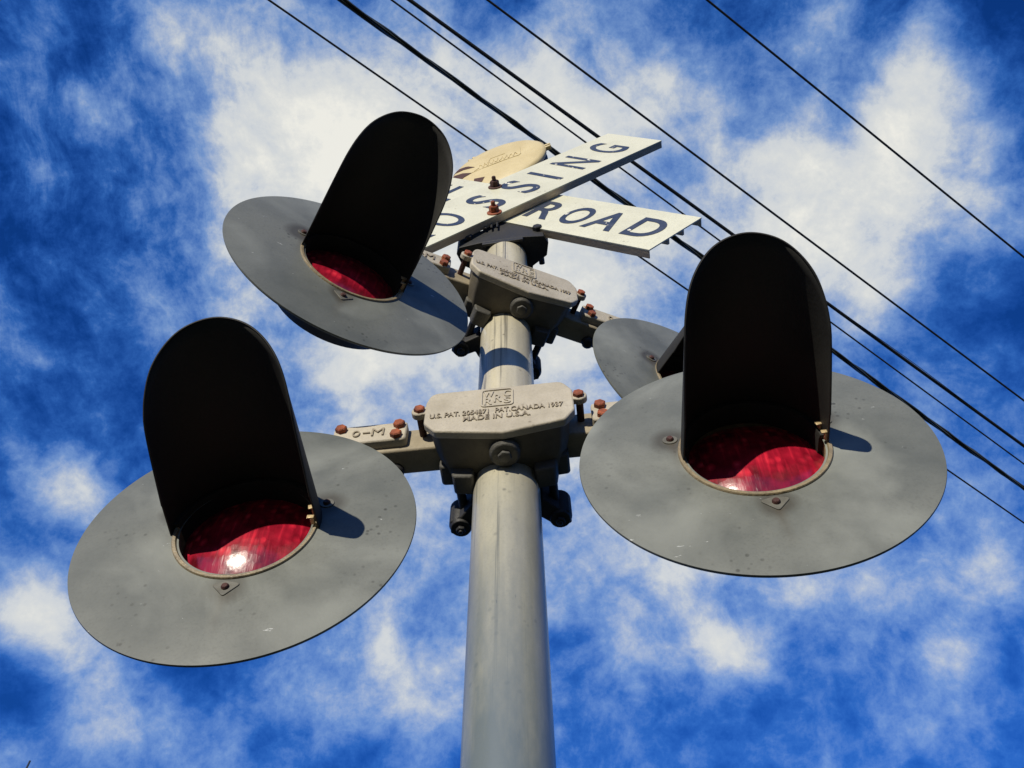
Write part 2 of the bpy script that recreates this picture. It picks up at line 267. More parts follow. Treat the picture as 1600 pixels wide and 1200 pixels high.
def lens_material():
    mt = newmat('red_signal_glass', (.30, .006, .018), .38, coat=1.0, coat_rough=.035, spec=.5)
    nt = mt.node_tree; N = nt.nodes; L = nt.links.new; b = N['Principled BSDF']
    t = N.new('ShaderNodeTexCoord')
    # prisms moulded behind the smooth face: regular rows of small blocks, their uneven glow painted into the colour
    mp = N.new('ShaderNodeMapping'); mp.inputs['Scale'].default_value = (1, .8, 0); L(t.outputs['Object'], mp.inputs['Vector'])
    v = N.new('ShaderNodeTexVoronoi'); v.inputs['Scale'].default_value = 85; v.inputs['Randomness'].default_value = .55; L(mp.outputs[0], v.inputs['Vector'])
    n = N.new('ShaderNodeTexNoise'); n.inputs['Scale'].default_value = 26; n.inputs['Detail'].default_value = 5; L(t.outputs['Object'], n.inputs['Vector'])
    mp2 = N.new('ShaderNodeMapping'); mp2.inputs['Scale'].default_value = (110, 13, 0); L(t.outputs['Object'], mp2.inputs['Vector'])
    st = N.new('ShaderNodeTexNoise'); st.inputs['Scale'].default_value = 1; st.inputs['Detail'].default_value = 3; L(mp2.outputs[0], st.inputs['Vector'])
    sx = N.new('ShaderNodeSeparateXYZ'); L(t.outputs['Object'], sx.inputs[0])
    band = N.new('ShaderNodeMapRange'); band.inputs['From Min'].default_value = -.075; band.inputs['From Max'].default_value = -.02; L(sx.outputs['Y'], band.inputs['Value'])
    def mth(op, a, c, clamp=False):
        q = N.new('ShaderNodeMath'); q.operation = op; q.use_clamp = clamp
        for i, s in enumerate((a, c)):
            if isinstance(s, (int, float)): q.inputs[i].default_value = s
            else: L(s, q.inputs[i])
        return q.outputs[0]
    cell = N.new('ShaderNodeSeparateColor'); L(v.outputs['Color'], cell.inputs[0])
    dot = mth('MULTIPLY', mth('POWER', cell.outputs[0], 3.5), mth('SUBTRACT', 1.15, mth('MULTIPLY', v.outputs['Distance'], 1.6)), True)
    stk = N.new('ShaderNodeMapRange'); stk.inputs['From Min'].default_value = .52; stk.inputs['From Max'].default_value = .74; L(st.outputs['Fac'], stk.inputs['Value'])
    fac = mth('MULTIPLY', mth('ADD', mth('MULTIPLY', dot, 1.0), mth('MULTIPLY', stk.outputs[0], .38)), band.outputs[0])
    fac = mth('ADD', mth('ADD', fac, .22), mth('MULTIPLY', mth('SUBTRACT', n.outputs['Fac'], .5), 1.1), True)
    cr_ = N.new('ShaderNodeValToRGB'); L(fac, cr_.inputs[0])
    e = cr_.color_ramp.elements; e[0].position = 0; e[0].color = (.085, .002, .007, 1); e[1].position = 1; e[1].color = (.92, .10, .12, 1)
    k = e.new(.35); k.color = (.34, .009, .028, 1); k = e.new(.65); k.color = (.60, .020, .045, 1)
    L(cr_.outputs[0], b.inputs['Base Color'])
    hs_ = mth('ADD', v.outputs['Distance'], mth('MULTIPLY', st.outputs['Fac'], 1.2))
    bp = N.new('ShaderNodeBump'); bp.inputs['Strength'].default_value = .4; bp.inputs['Distance'].default_value = .002; L(hs_, bp.inputs['Height']); L(bp.outputs[0], b.inputs['Normal'])
    b.inputs['Roughness'].default_value = .30; b.inputs['Specular IOR Level'].default_value = .10
    # the outer face: smooth, with a film of dust that spreads the glint
    b2 = N.new('ShaderNodeBump'); b2.inputs['Strength'].default_value = .22; b2.inputs['Distance'].default_value = .002
    n2 = N.new('ShaderNodeTexNoise'); n2.inputs['Scale'].default_value = 60; n2.inputs['Detail'].default_value = 6; L(t.outputs['Object'], n2.inputs['Vector']); L(n2.outputs['Fac'], b2.inputs['Height'])
    L(b2.outputs[0], b.inputs['Coat Normal'])
    b.inputs['Coat Roughness'].default_value = .16
    return mt
M_lens = lens_material()
M_cast_mark = weather('shade_toned_raised_lettering', (.24, .20, .14), (.33, .28, .20), scale=60, rough=.65)  # letters in a darker tan that paints in the shading of their relief
M_ground = weather('asphalt', (.045, .045, .043), (.035, .035, .034), scale=2, rough=.9, bump=.4, bump_scale=60)
M_road = weather('short_grass', (.035, .048, .020), (.050, .050, .028), scale=3, rough=.95, bump=.5, bump_scale=40)

# ------------------------------------------------------------------ helpers
def link(name, bm, mat, parent=None, smooth=True, bevel=0, solid=0, segs=2, angle=35):
    me = bpy.data.meshes.new(name)
    bmesh.ops.recalc_face_normals(bm, faces=bm.faces[:]); bm.to_mesh(me); bm.free()
    return link_mesh(name, me, mat, parent, smooth, bevel, solid, segs, angle)
def link_mesh(name, me, mat, parent=None, smooth=True, bevel=0, solid=0, segs=2, angle=35):
    me.materials.clear(); me.materials.append(mat)
    o = bpy.data.objects.new(name, me); col.objects.link(o)
    if parent: o.parent = parent
    if smooth:
        for p in me.polygons: p.use_smooth = True
        if hasattr(me, 'set_sharp_from_angle'): me.set_sharp_from_angle(angle=R(angle))
    if solid:
        s = o.modifiers.new('s', 'SOLIDIFY'); s.thickness = solid; s.offset = 0
    if bevel:
        b = o.modifiers.new('b', 'BEVEL'); b.width = bevel; b.segments = segs; b.limit_method = 'ANGLE'; b.angle_limit = R(40); b.harden_normals = False
    return o
def thing(name, label, cat, loc=(0, 0, 0), mat=None, group=None):
    o = bpy.data.objects.new(name, None); col.objects.link(o); o.empty_display_size = .05
    if mat is not None: o.matrix_world = mat
    else: o.location = loc
    o['label'] = label; o['category'] = cat
    if group: o['group'] = group
    return o
def box(bm, x0, x1, y0, y1, z0, z1):
    vs = [bm.verts.new((x, y, z)) for x in (x0, x1) for y in (y0, y1) for z in (z0, z1)]
    for f in ((0, 1, 3, 2), (4, 6, 7, 5), (0, 4, 5, 1), (2, 3, 7, 6), (0, 2, 6, 4), (1, 5, 7, 3)): bm.faces.new([vs[i] for i in f])
def loft(bm, rings, cap0=True, cap1=True):
    vr = [[bm.verts.new(p) for p in r] for r in rings]; n = len(rings[0])
    for a, b in zip(vr, vr[1:]):
        for i in range(n): bm.faces.new((a[i], a[(i + 1) % n], b[(i + 1) % n], b[i]))
    if cap0: bm.faces.new(list(reversed(vr[0])))
    if cap1: bm.faces.new(vr[-1])
def lathe(bm, prof, axis='Z', n=64, centre=(0, 0, 0), cap0=False, cap1=False):
    """prof: (radius, height) along the axis"""
    rings = []
    for r, h in prof:
        ring = []
        for i in range(n):
            a = 2 * math.pi * i / n; c, s = r * math.cos(a), r * math.sin(a)
            p = (c, s, h) if axis == 'Z' else (c, h, s) if axis == 'Y' else (h, c, s)
            ring.append(Vector(p) + Vector(centre))
        rings.append(ring)
    loft(bm, rings, cap0, cap1)
def tube(bm, pts, r, n=10, cap=True):
    pts = [Vector(p) for p in pts]; rings = []
    up = None
    for i, p in enumerate(pts):
        d = (pts[min(i + 1, len(pts) - 1)] - pts[max(i - 1, 0)]).normalized()
        if up is None: up = d.orthogonal().normalized()
        a = (up - d * up.dot(d)).normalized(); up = a; b = d.cross(a)
        rr = r[i] if isinstance(r, (list, tuple)) else r
        rings.append([p + rr * (math.cos(2 * math.pi * k / n) * a + math.sin(2 * math.pi * k / n) * b) for k in range(n)])
    loft(bm, rings, cap, cap)
def rounded(pts, rad, seg=5):
    """2-D polygon with rounded corners; rad is a number or one per corner"""
    o = []; n = len(pts)
    for i in range(n):
        p = Vector(pts[i]); a = Vector(pts[i - 1]); b = Vector(pts[(i + 1) % n]); r = rad[i] if isinstance(rad, (list, tuple)) else rad
        if r <= 0: o.append(tuple(p)); continue
        u = (a - p).normalized(); v = (b - p).normalized(); half = u.angle(v) / 2
        t = min(r / math.tan(half), (a - p).length * .48, (b - p).length * .48)
        for k in range(seg + 1):
            f = k / seg; q = (p + u * t) * (1 - f) ** 2 + p * 2 * f * (1 - f) + (p + v * t) * f ** 2
            o.append(tuple(q))
    return o
def plate(bm, pts, y0, y1):
    """2-D outline in x,z extruded from y0 to y1 (front = smaller y)"""
    loft(bm, [[(x, y0, z) for x, z in pts], [(x, y1, z) for x, z in pts]])
def hexbolt(bm, x, y, z, r=.0105, h=.012, axis='Y-', washer=0.0, stud=0.0, rot=0.3):
    """hexagon head standing on a face; axis = the way it points"""
    def P(a, b, d):
        return (x + a, y - d, z + b) if axis == 'Y-' else (x + a, y + b, z - d) if axis == 'Z-' else (x + a, y + b, z + d)
    def ring(rad, d, n, off=0): return [P(rad * math.cos(2 * math.pi * k / n + off), rad * math.sin(2 * math.pi * k / n + off), d) for k in range(n)]
    base = 0
    if washer:
        loft(bm, [ring(washer, 0, 20), ring(washer, .0025, 20), ring(washer * .9, .0035, 20)]); base = .003
    loft(bm, [ring(r * 1.12, base, 6, rot), ring(r * 1.12, base + h * .8, 6, rot), ring(r * .92, base + h, 6, rot)])
    if stud:
        loft(bm, [ring(r * .5, base + h * .9, 10), ring(r * .5, base + h + stud * .8, 10), ring(r * .38, base + h + stud, 10)])

def text_mesh(s, offset=0.0, extrude=0.5):
    cu = bpy.data.curves.new('t', 'FONT'); cu.body = s; cu.size = 1; cu.offset = offset; cu.extrude = extrude; cu.resolution_u = 6
    o = bpy.data.objects.new('t', cu); col.objects.link(o)
    dg = bpy.context.evaluated_depsgraph_get(); me = bpy.data.meshes.new_from_object(o.evaluated_get(dg))
    bpy.data.objects.remove(o); bpy.data.curves.remove(cu)
    return me
def fit_text(me, x0, x1, y0, y1, depth, mapf, shear=0.0):
    xs = [v.co.x for v in me.vertices]; ys = [v.co.y for v in me.vertices]; zs = [v.co.z for v in me.vertices]
    a, b, c, d, e, f = min(xs), max(xs), min(ys), max(ys), min(zs), max(zs)
    for v in me.vertices:
        X = x0 + (v.co.x - a) / (b - a) * (x1 - x0); Y = y0 + (v.co.y - c) / (d - c) * (y1 - y0)
        Z = (v.co.z - e) / (f - e) * depth if f > e else 0
        v.co = mapf(X + shear * Y, Y, Z)
    return me

# ------------------------------------------------------------------ ground
bm = bmesh.new(); S = 2500
vs = [bm.verts.new(p) for p in ((-S, -S, 0), (S, -S, 0), (S, S, 0), (-S, S, 0))]; bm.faces.new(vs)
g = link('ground', bm, M_road, smooth=False); g['kind'] = 'structure'
bm = bmesh.new()
vs = [bm.verts.new(p) for p in ((-2.2, -60, .004), (-9.5, -60, .004), (-9.5, 60, .004), (-2.2, 60, .004))]; bm.faces.new(vs)
g = link('road', bm, M_ground, smooth=False); g['kind'] = 'structure'

# ------------------------------------------------------------------ mast
PX, PY, PR = -0.01185, 0.93841, 0.0572
mast = thing('signal_mast', 'thick round cream painted steel pole rising up the middle of the picture', 'pole', (PX, PY, 0))
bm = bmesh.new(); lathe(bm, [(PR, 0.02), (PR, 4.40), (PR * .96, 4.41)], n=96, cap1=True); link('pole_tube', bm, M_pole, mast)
bm = bmesh.new(); lathe(bm, [(.16, 0), (.16, .02), (.075, .05), (.07, .22), (.0575, .24)], n=40, cap0=True, cap1=True); link('base_flange', bm, M_cast, mast, bevel=.004)
for k in range(4):
    a = R(45 + 90 * k); bm = bmesh.new(); hexbolt(bm, .125 * math.cos(a), .125 * math.sin(a), .032, axis='Z+', r=.014, stud=.01); link('bolt', bm, M_rust, mast)

# ------------------------------------------------------------------ signal lamps (local x right, y up, z out of the disc)
RD = 0.2525
def hoodlen(a):
    xs = [0, 15, 30, 45, 60, 70, 80, 87, 96]; ys = [.304, .301, .293, .278, .257, .236, .208, .174, .06]
    a = abs(a)
    n = len(xs)
    for i in range(n - 1):
        if a <= xs[i + 1]:
            h = xs[i + 1] - xs[i]; f = (a - xs[i]) / h
            m0 = (ys[i + 1] - ys[i - 1]) / (xs[i + 1] - xs[i - 1]) * h if i else 0.0
            m1 = (ys[i + 2] - ys[i]) / (xs[i + 2] - xs[i]) * h if i + 2 < n else (ys[i + 1] - ys[i])
            return (2*f**3 - 3*f*f + 1) * ys[i] + (f**3 - 2*f*f + f) * m0 + (3*f*f - 2*f**3) * ys[i + 1] + (f**3 - f*f) * m1
    return ys[-1]
def hoodrad(z): return .1068 - .033 * z
def frame(az, tl):
    n = Vector((math.sin(az) * math.cos(tl), -math.cos(az) * math.cos(tl), -math.sin(tl)))
    t = Vector((math.cos(az), math.sin(az), 0)); u = n.cross(t)
    return t, u, n
def lamp_matrix(c, az, tl):
    t, u, n = frame(R(az), R(tl))
    mm = Matrix((t, u, n)).transposed().to_4x4(); mm.translation = Vector(c) + Vector((0, 0, G)); return mm
LAMPS = [((-0.3998, 0.8627, 1.0701), -2.27, 2.61, 'grey disc signal lamp at lower left with bright sun glint on its red lens'),
         ((0.3472, 0.7443, 1.0829), -7.53, 0.92, 'big grey disc signal lamp at lower right, nearest one, covering part of another disc'),
         ((-0.3062, 0.6904, 1.6475), 28.97, 1.77, 'upper left grey disc signal lamp whose long hood shadow crosses its disc'),
         ((0.3948, 0.9805, 1.6466), 27.45, 2.78, 'small far grey disc signal lamp half hidden behind the lower right lamp')]
GROUP = 'red signal lamps with grey discs on the mast'
def disc_profile(r):
    q = (r - .10) / (RD - .10); return 0.002 - 0.0060 * q ** 3.0
def build_lamp(label, mat):
    root = thing('signal_lamp', label, 'signal lamp', mat=mat, group=GROUP)
    bm = bmesh.new()
    prof = [(.098 + (RD - .098) * i / 20, disc_profile(max(.098 + (RD - .098) * i / 20, .1))) for i in range(21)]
    prof += [(RD + .0006, prof[-1][1] - .0025), (RD - .0008, prof[-1][1] - .005)]
    prof += [(r - .0005, h - .003) for r, h in reversed(prof[1:19])]
    lathe(bm, prof, n=160); link('background_disc', bm, M_disc, root, angle=60)
    # hood
    bm = bmesh.new(); ph = [i * 2 for i in range(-48, 49)]; NR = 14; rh = .1080; grid = []
    for a in ph:
        row = []
        for j in range(NR + 1):
            z = -.002 + (hoodlen(a) + .002) * j / NR; rr = hoodrad(z)
            row.append(bm.verts.new((rr * math.sin(R(a)), rr * math.cos(R(a)), z)))
        grid.append(row)
    for i in range(len(ph) - 1):
        for j in range(NR): bm.faces.new((grid[i][j], grid[i + 1][j], grid[i + 1][j + 1], grid[i][j + 1]))
    hood = link('hood', bm, M_hood, root, solid=.0020, angle=60)
    # rim bead along the edge of the hood
    bm = bmesh.new(); tube(bm, [(hoodrad(hoodlen(a)) * math.sin(R(a)), hoodrad(hoodlen(a)) * math.cos(R(a)), hoodlen(a)) for a in ph], .0016, 6)
    link('hood_edge', bm, M_hood, hood)
    # bezel ring round the lens
    bm = bmesh.new(); lathe(bm, [(.1082, -.006), (.1082, .0035), (.1070, .0052), (.1025, .0052), (.1008, .002), (.0998, -.028)], n=96); link('bezel', bm, M_bezel, root, angle=50)
    bm = bmesh.new(); rings = []
    for a in range(-88, 89, 4):
        c, s_ = math.cos(R(a)), math.sin(R(a)); rings.append([Vector((r * s_, r * c, z)) for r, z in ((.1066, -.005), (.1066, .012), (.0985, .0125), (.0965, .006), (.0965, -.025), (.1012, -.025))])
    loft(bm, rings); link('hood_collar', bm, M_hood, hood)
    # lens
    bm = bmesh.new(); Rl = .21; re = .1002; z0 = -.027 - math.sqrt(Rl * Rl - re * re)
    pr = [(Rl * math.sin(t), z0 + Rl * math.cos(t)) for t in [math.asin(re / Rl) * (1 - i / 24) for i in range(24)]] + [(.0005, z0 + Rl)]
    lathe(bm, pr, n=96, cap1=True); link('lens', bm, M_lens, root, angle=80)
    # lamp housing behind
    bm = bmesh.new(); lathe(bm, [(.1005, -.008), (.128, -.006), (.134, -.014), (.134, -.065), (.126, -.100), (.085, -.118), (.03, -.124)], n=64, cap1=True); link('housing', bm, M_house, root, angle=50)
    # screws with stained tabs
    for k, (x, y) in enumerate(SCREWS):
        h = disc_profile(max(.1, math.hypot(x, y)))
        bm = bmesh.new()
        if k == 0: pts = rounded([(x - .021, y + .006), (x, y - .017), (x + .021, y + .006), (x, y + .012)], .004)
        else: pts = [(x + .0115 * math.cos(2 * math.pi * i / 20), y + .010 * math.sin(2 * math.pi * i / 20)) for i in range(20)]
        loft(bm, [[(a, b, h - .003) for a, b in pts], [(a, b, h + .0016) for a, b in pts]])
        tab = link('screw_tab', bm, M_tab, root, bevel=.0006)
        bm = bmesh.new(); lathe(bm, [(.0058, h), (.0058, h + .003), (.004, h + .0058), (.0024, h + .006)], n=14, centre=(x, y, 0), cap1=True); link('screw', bm, M_rust_dark, tab, angle=50)
    # two small clips that hold the hood to the bezel
    for (a, sc_) in ((79, 1.0), (92, .8)):
        bm = bmesh.new(); c, s = math.cos(R(a)), math.sin(R(a))
        e = Vector((s, c, 0)); t2 = Vector((c, -s, 0)); z = Vector((0, 0, 1))
        def bx(u0, u1, v0, v1, w0, w1):
            vv = [bm.verts.new(e * u + t2 * v + z * w) for u in (u0, u1) for v in (v0, v1) for w in (w0, w1)]
            for f in ((0, 1, 3, 2), (4, 6, 7, 5), (0, 4, 5, 1), (2, 3, 7, 6), (0, 2, 6, 4), (1, 5, 7, 3)): bm.faces.new([vv[i] for i in f])
        bx(.0985, .1050, -.0035 * sc_, .0035 * sc_, .006, .018); bx(.094, .105, -.0045 * sc_, .0045 * sc_, .0182, .0205)
        link('hood_clip', bm, M_clip, root, bevel=.001)
    return root
def copy_lamp(src, label, mat):
    r = src.copy(); col.objects.link(r); r.matrix_world = mat; r['label'] = label; r['group'] = GROUP
    for ch in list(src.children):
        c = ch.copy(); col.objects.link(c); c.parent = r
        for gch in ch.children:
            d = gch.copy(); col.objects.link(d); d.parent = c
    return r
lamps = []
mats = [lamp_matrix(c, az, tl) for c, az, tl, _ in LAMPS]
lamps.append(build_lamp(LAMPS[0][3], mats[0]))
for i in (1, 2, 3): lamps.append(copy_lamp(lamps[0], LAMPS[i][3], mats[i]))

# each hood has been knocked a little out of line over the years
for lamp, kx, ky, sx in zip(lamps, (-.020, .034, .006, 0), (.024, -.050, .050, 0), (1.04, .965, 1.0, 1)):
    for ch in lamp.children:
        if ch.name.startswith('hood') and 'clip' not in ch.name:
            ch.rotation_euler = (-math.atan(ky), math.atan(kx), 0); ch.scale = (sx, 1, .975 if sx < 1 else 1)
# ------------------------------------------------------------------ crossarms with junction boxes
# local axes: x along the arm to the right, -y towards the viewer, z up; origin on the mast's axis
LEN_COVER = rounded([(-.120, .066), (.110, .066), (.128, .030), (.128, -.032), (.108, -.060), (.006, -.083), (-.106, -.060), (-.128, -.032), (-.128, .030)][:1]
                    + [(.112, .066), (.129, .034), (.129, -.030), (.112, -.058), (.008, -.081), (-.108, -.058), (-.128, -.030), (-.128, .034)], [.02, .02, .018, .018, .012, .012, .012, .018, .018][:9])
def build_crossarm(zc, az, label, ends):
    mm = Matrix.Rotation(R(az), 4, 'Z'); mm.translation = (PX, PY, zc + G)
    root = thing('crossarm', label, 'crossarm', mat=mm, group='tan crossarms with cast junction boxes')
    D = .125
    # junction box body: lofted from the cover back to the saddle
    def outline(w, top, side, bot, mid): return [(-w, top), (w, top), (w, side), (w * .88, bot), (0, mid), (-w * .88, bot), (-w, side)]
    bm = bmesh.new()
    secs = [(-.112, .119, .058, -.032, -.056, -.078), (-.070, .115, .056, -.032, -.055, -.075), (-.040, .108, .052, -.032, -.054, -.071), (-.015, .104, .048, -.032, -.053, -.066)]
    loft(bm, [[(x, y, z) for x, z in rounded(outline(w, t, s, b, m_), .012, 3)] for y, w, t, s, b, m_ in secs])
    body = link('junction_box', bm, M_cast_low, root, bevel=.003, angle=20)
    # lumps of the casting under and behind the box
    for sx in (-1, 1):
        bm = bmesh.new()
        plate(bm, rounded([(sx * .060, -.055), (sx * .112, -.050), (sx * .112, .030), (sx * .060, .030)], .006, 2), -.046, -.006)
        plate(bm, rounded([(sx * .052, -.086), (sx * .088, -.080), (sx * .092, -.050), (sx * .050, -.050)], .006, 2), -.0452, -.0065)
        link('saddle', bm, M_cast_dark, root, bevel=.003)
    # cover plate
    bm = bmesh.new(); plate(bm, LEN_COVER, -D, -D + .016); cover = link('cover_plate', bm, M_cast, root, bevel=.0035, segs=3, angle=50)
    for sx in (-1, 1):
        bm = bmesh.new(); x = sx * .139; z = .014
        pts = [(x + .0135 * math.cos(a), z + .0135 * math.sin(a)) for a in [2 * math.pi * i / 20 for i in range(20)]]
        plate(bm, pts, -D + .001, -D + .0135)
        box(bm, min(sx * .118, sx * .137), max(sx * .118, sx * .137), -D + .0012, -D + .0133, z - .0115, z + .0115)
        tab = link('bolt_lug', bm, M_cast, cover, bevel=.002)
        bm = bmesh.new(); hexbolt(bm, x - sx * .001, -D + .001, z, r=.0088, h=.007); link('bolt', bm, M_rust, root)
        bm = bmesh.new(); tube(bm, [(x, -D + .012, z), (x, -.055, z)], .0065, 10); link('stay_bolt', bm, M_rust_dark, root)
        bm = bmesh.new(); lathe(bm, [(.012, -.070), (.0145, -.055), (.0145, -.035)], axis='Y', n=16, centre=(x, 0, z), cap0=True, cap1=True); link('boss', bm, M_cast, root, bevel=.002)
    # raised emblem: rounded frame with letters
    ex0, ex1, ez0, ez1 = -.031, .026, .001, .057
    mapf = lambda X, Y, Z: Vector((X, -D - Z + .0002, Y))
    bm = bmesh.new(); o_ = rounded([(ex0, ez0), (ex1, ez0), (ex1, ez1), (ex0, ez1)], .008, 5); w = .0028
    i_ = rounded([(ex0 + w, ez0 + w), (ex1 - w, ez0 + w), (ex1 - w, ez1 - w), (ex0 + w, ez1 - w)], .006, 5)
    vo = [[bm.verts.new((x, y, z)) for x, z in o_] for y in (-D + .0002, -D - .0022)]; vi = [[bm.verts.new((x, y, z)) for x, z in i_] for y in (-D + .0002, -D - .0022)]; n = len(o_)
    for i in range(n):
        j = (i + 1) % n
        bm.faces.new((vo[0][i], vo[0][j], vo[1][j], vo[1][i])); bm.faces.new((vi[0][i], vi[1][i], vi[1][j], vi[0][j])); bm.faces.new((vo[1][i], vo[1][j], vi[1][j], vi[1][i]))
    link('emblem', bm, M_cast, cover, angle=40)
    for ch, a, b, c, d in (('W', -.026, -.008, .033, .051), ('R', -.025, -.011, .007, .030), ('R', -.008, .006, .014, .040), ('C', .009, .021, .030, .050), ('S', .009, .021, .008, .027)):
        me = fit_text(text_mesh(ch, .012), a, b, c, d, .0022, mapf); link_mesh('emblem_letter', me, M_cast, cover, smooth=False)
    for txt, a, b, c, d in (('U.S. PAT. 2054871  PAT.CANADA 1937', -.118, .110, -.0200, -.0060), ('MADE IN U.S.A.', -.060, .054, -.0385, -.0235)):
        me = text_mesh(txt, .010); me2 = fit_text(me, a, b, c, d, .0024, mapf); link_mesh('raised_lettering', me2, M_cast_mark, cover, smooth=False)
    # round plug with hexagon under the box
    bm = bmesh.new(); lathe(bm, [(.026, -.070), (.026, -.082), (.022, -.087), (.010, -.088)], n=28, centre=(.006, -.082, 0), cap1=True)
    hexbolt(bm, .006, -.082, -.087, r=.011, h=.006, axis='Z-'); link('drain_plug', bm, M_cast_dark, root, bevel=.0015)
    # horizontal clamp rods and the clamp behind the mast
    for x in (-.080, .080):
        for z in (-.060,):
            bm = bmesh.new(); tube(bm, [(x, -.02, z), (x, .085, z)], .0080, 12); link('clamp_rod', bm, M_black, root)
    for z0, z1 in ((-.088, -.036),):
        bm = bmesh.new(); outl = []
        outer = [(-.084, .036), (-.104, .044), (-.106, .070), (-.085, .080)] + [(.073 * math.cos(a), .0 + .073 * math.sin(a) + .004) for a in [R(138 - 9.6 * i) for i in range(11)]] + [(.085, .080), (.106, .070), (.104, .044), (.084, .036), (.062, .014)]
        inner = [(.0585 * math.cos(a), .0585 * math.sin(a)) for a in [R(12 + 12 * i) for i in range(14)]] + [(-.062, .012)]
        o2 = outer + inner
        loft(bm, [[(x, y, z0) for x, y in o2], [(x, y, z1) for x, y in o2]])
        link('rear_clamp', bm, M_black, root, bevel=.004, angle=30)
        for x in (-.092, .092):
            bm = bmesh.new(); lathe(bm, [(.017, z0 - .005), (.021, z0 + .005), (.021, z1 + .002)], n=20, centre=(x * .94, .058, 0), cap0=True, cap1=True); hexbolt(bm, x * .94, .058, z0 - .004, r=.008, h=.008, axis='Z-', stud=.003); link('clamp_nut', bm, M_black, root, bevel=.0015)
    # arms
    for sx, L_ in ((-1, ends[0]), (1, ends[1])):
        a, b = sx * .105, sx * L_
        bm = bmesh.new(); prof = rounded([(-.072, -.026), (-.020, -.026), (-.020, .038), (-.072, .038)], .005, 2)
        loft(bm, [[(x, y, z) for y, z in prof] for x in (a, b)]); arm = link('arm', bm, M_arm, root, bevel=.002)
        bm = bmesh.new(); plate(bm, rounded([((sx * .166 if sx < 0 else .158), .006 - .022), ((sx * .166 if sx < 0 else .158), .060 - .022), (sx * .298, .060 - .022), (sx * .298, .006 - .022)], .008, 3), -.090, -.0705)
        pl_ = link('arm_plate', bm, M_cast, arm, bevel=.003)
        for bx_, bz in (((.180, .048), (.183, .017), (.284, .048)) if sx < 0 else ((.174, .048), (.177, .017), (.292, .048))):
            bm = bmesh.new(); hexbolt(bm, sx * bx_, -.090, bz - .022, r=.0095, h=.009); link('bolt', bm, M_rust if bz > .03 else M_rust, arm)
        if sx < 0: a0, a1 = -.262, -.210
        else: a0, a1 = .222, .268
        w_ = a1 - a0
        for ch, f0, f1, z0_, z1_ in (('O', 0, .26, .000, .019), ('-', .36, .60, .0085, .0115), ('M', .66, 1.08, -.001, .021)):
            me = fit_text(text_mesh(ch, -.004 if ch == 'M' else .012), a0 + f0 * w_, a0 + f1 * w_, z0_, z1_, .0024, lambda X, Y, Z: Vector((X, -.0902 - Z, Y))); link_mesh('raised_lettering', me, M_cast_mark, arm, smooth=False)
        # lug with a nut hanging under the arm
        bm = bmesh.new(); lathe(bm, [(.014, -.026), (.014, -.036), (.009, -.040)], n=14, centre=(sx * .19, -.032, 0), cap1=True); link('lower_nut', bm, M_black, arm, bevel=.001)
    return root
arms = [build_crossarm(1.327, -5.5, 'lower tan crossarm and junction box with legible raised patent lettering', (.345, .345)),
        build_crossarm(1.903, 21.5, 'upper tan crossarm and junction box just below the crossbuck sign', (.335, .345))]
bpy.context.view_layer.update()
# pipe elbows from each arm end down to the lamp housing
for lamp, arm, sx in ((lamps[0], arms[0], -1), (lamps[1], arms[0], 1), (lamps[2], arms[1], -1), (lamps[3], arms[1], 1)):
    inv = lamp.matrix_world.inverted()
    e = arm.matrix_world @ Vector((sx * .335, -.046, .006)); e = inv @ e
    h = Vector((0, .125, -.055)); c1 = e + (inv.to_3x3() @ (arm.matrix_world.to_3x3() @ Vector((sx * .045, -.01, .0))))
    pts = []
    for i in range(15):
        f = i / 14; pts.append(e * (1 - f) ** 3 + 3 * c1 * f * (1 - f) ** 2 + 3 * (h + Vector((0, .09, 0))) * f * f * (1 - f) + h * f ** 3)
    bm = bmesh.new(); tube(bm, pts, .024, 18); link('mounting_elbow', bm, M_cast, lamp)

# ------------------------------------------------------------------ crossbuck sign
SAZ, SD, ST, SZ, AA, AB, EA, EB, BW = -.1308, .0872, .0063, 2.5712, .7359, -.7652, .5822, .6017, .2282
mm = Matrix.Rotation(SAZ, 4, 'Z'); mm.translation = (PX, PY, SZ + G)
buck = thing('crossbuck_sign', 'white crossed boards lettered RAIL ROAD and CROSSING near the top of the mast', 'crossing sign', mat=mm)
def board(ang, dist, L0, L1, name):
    """board lying along local x of its own frame, face at y = 0, channel lips behind"""
    o = bpy.data.objects.new(name, None)
    bm = bmesh.new(); w = BW / 2
    box(bm, -L0, L1, 0, .0035, -w, w)
    me = bpy.data.meshes.new(name); bmesh.ops.recalc_face_normals(bm, faces=bm.faces[:]); bm.to_mesh(me); bm.free()
    b = link_mesh(name, me, M_sign, buck, smooth=False)
    b.matrix_local = Matrix.Translation((ST, -dist, 0)) @ Matrix.Rotation(-ang, 4, 'Y')
    for z in (-w + .0016, -w * .28, w * .28, w - .0016):
        bm = bmesh.new(); d = .0235 if abs(z) > w * .5 else .018; t = .0015 if abs(z) > w * .5 else .0035
        box(bm, -L0 + .001, L1 - .001, .0036, d, z - t, z + t); link('stiffening_rib', bm, M_lip, b, smooth=False)
    return b
bA = board(AA, SD, .60, EA, 'sign_board'); bB = board(AB, SD - .0265, .60, EB, 'sign_board')
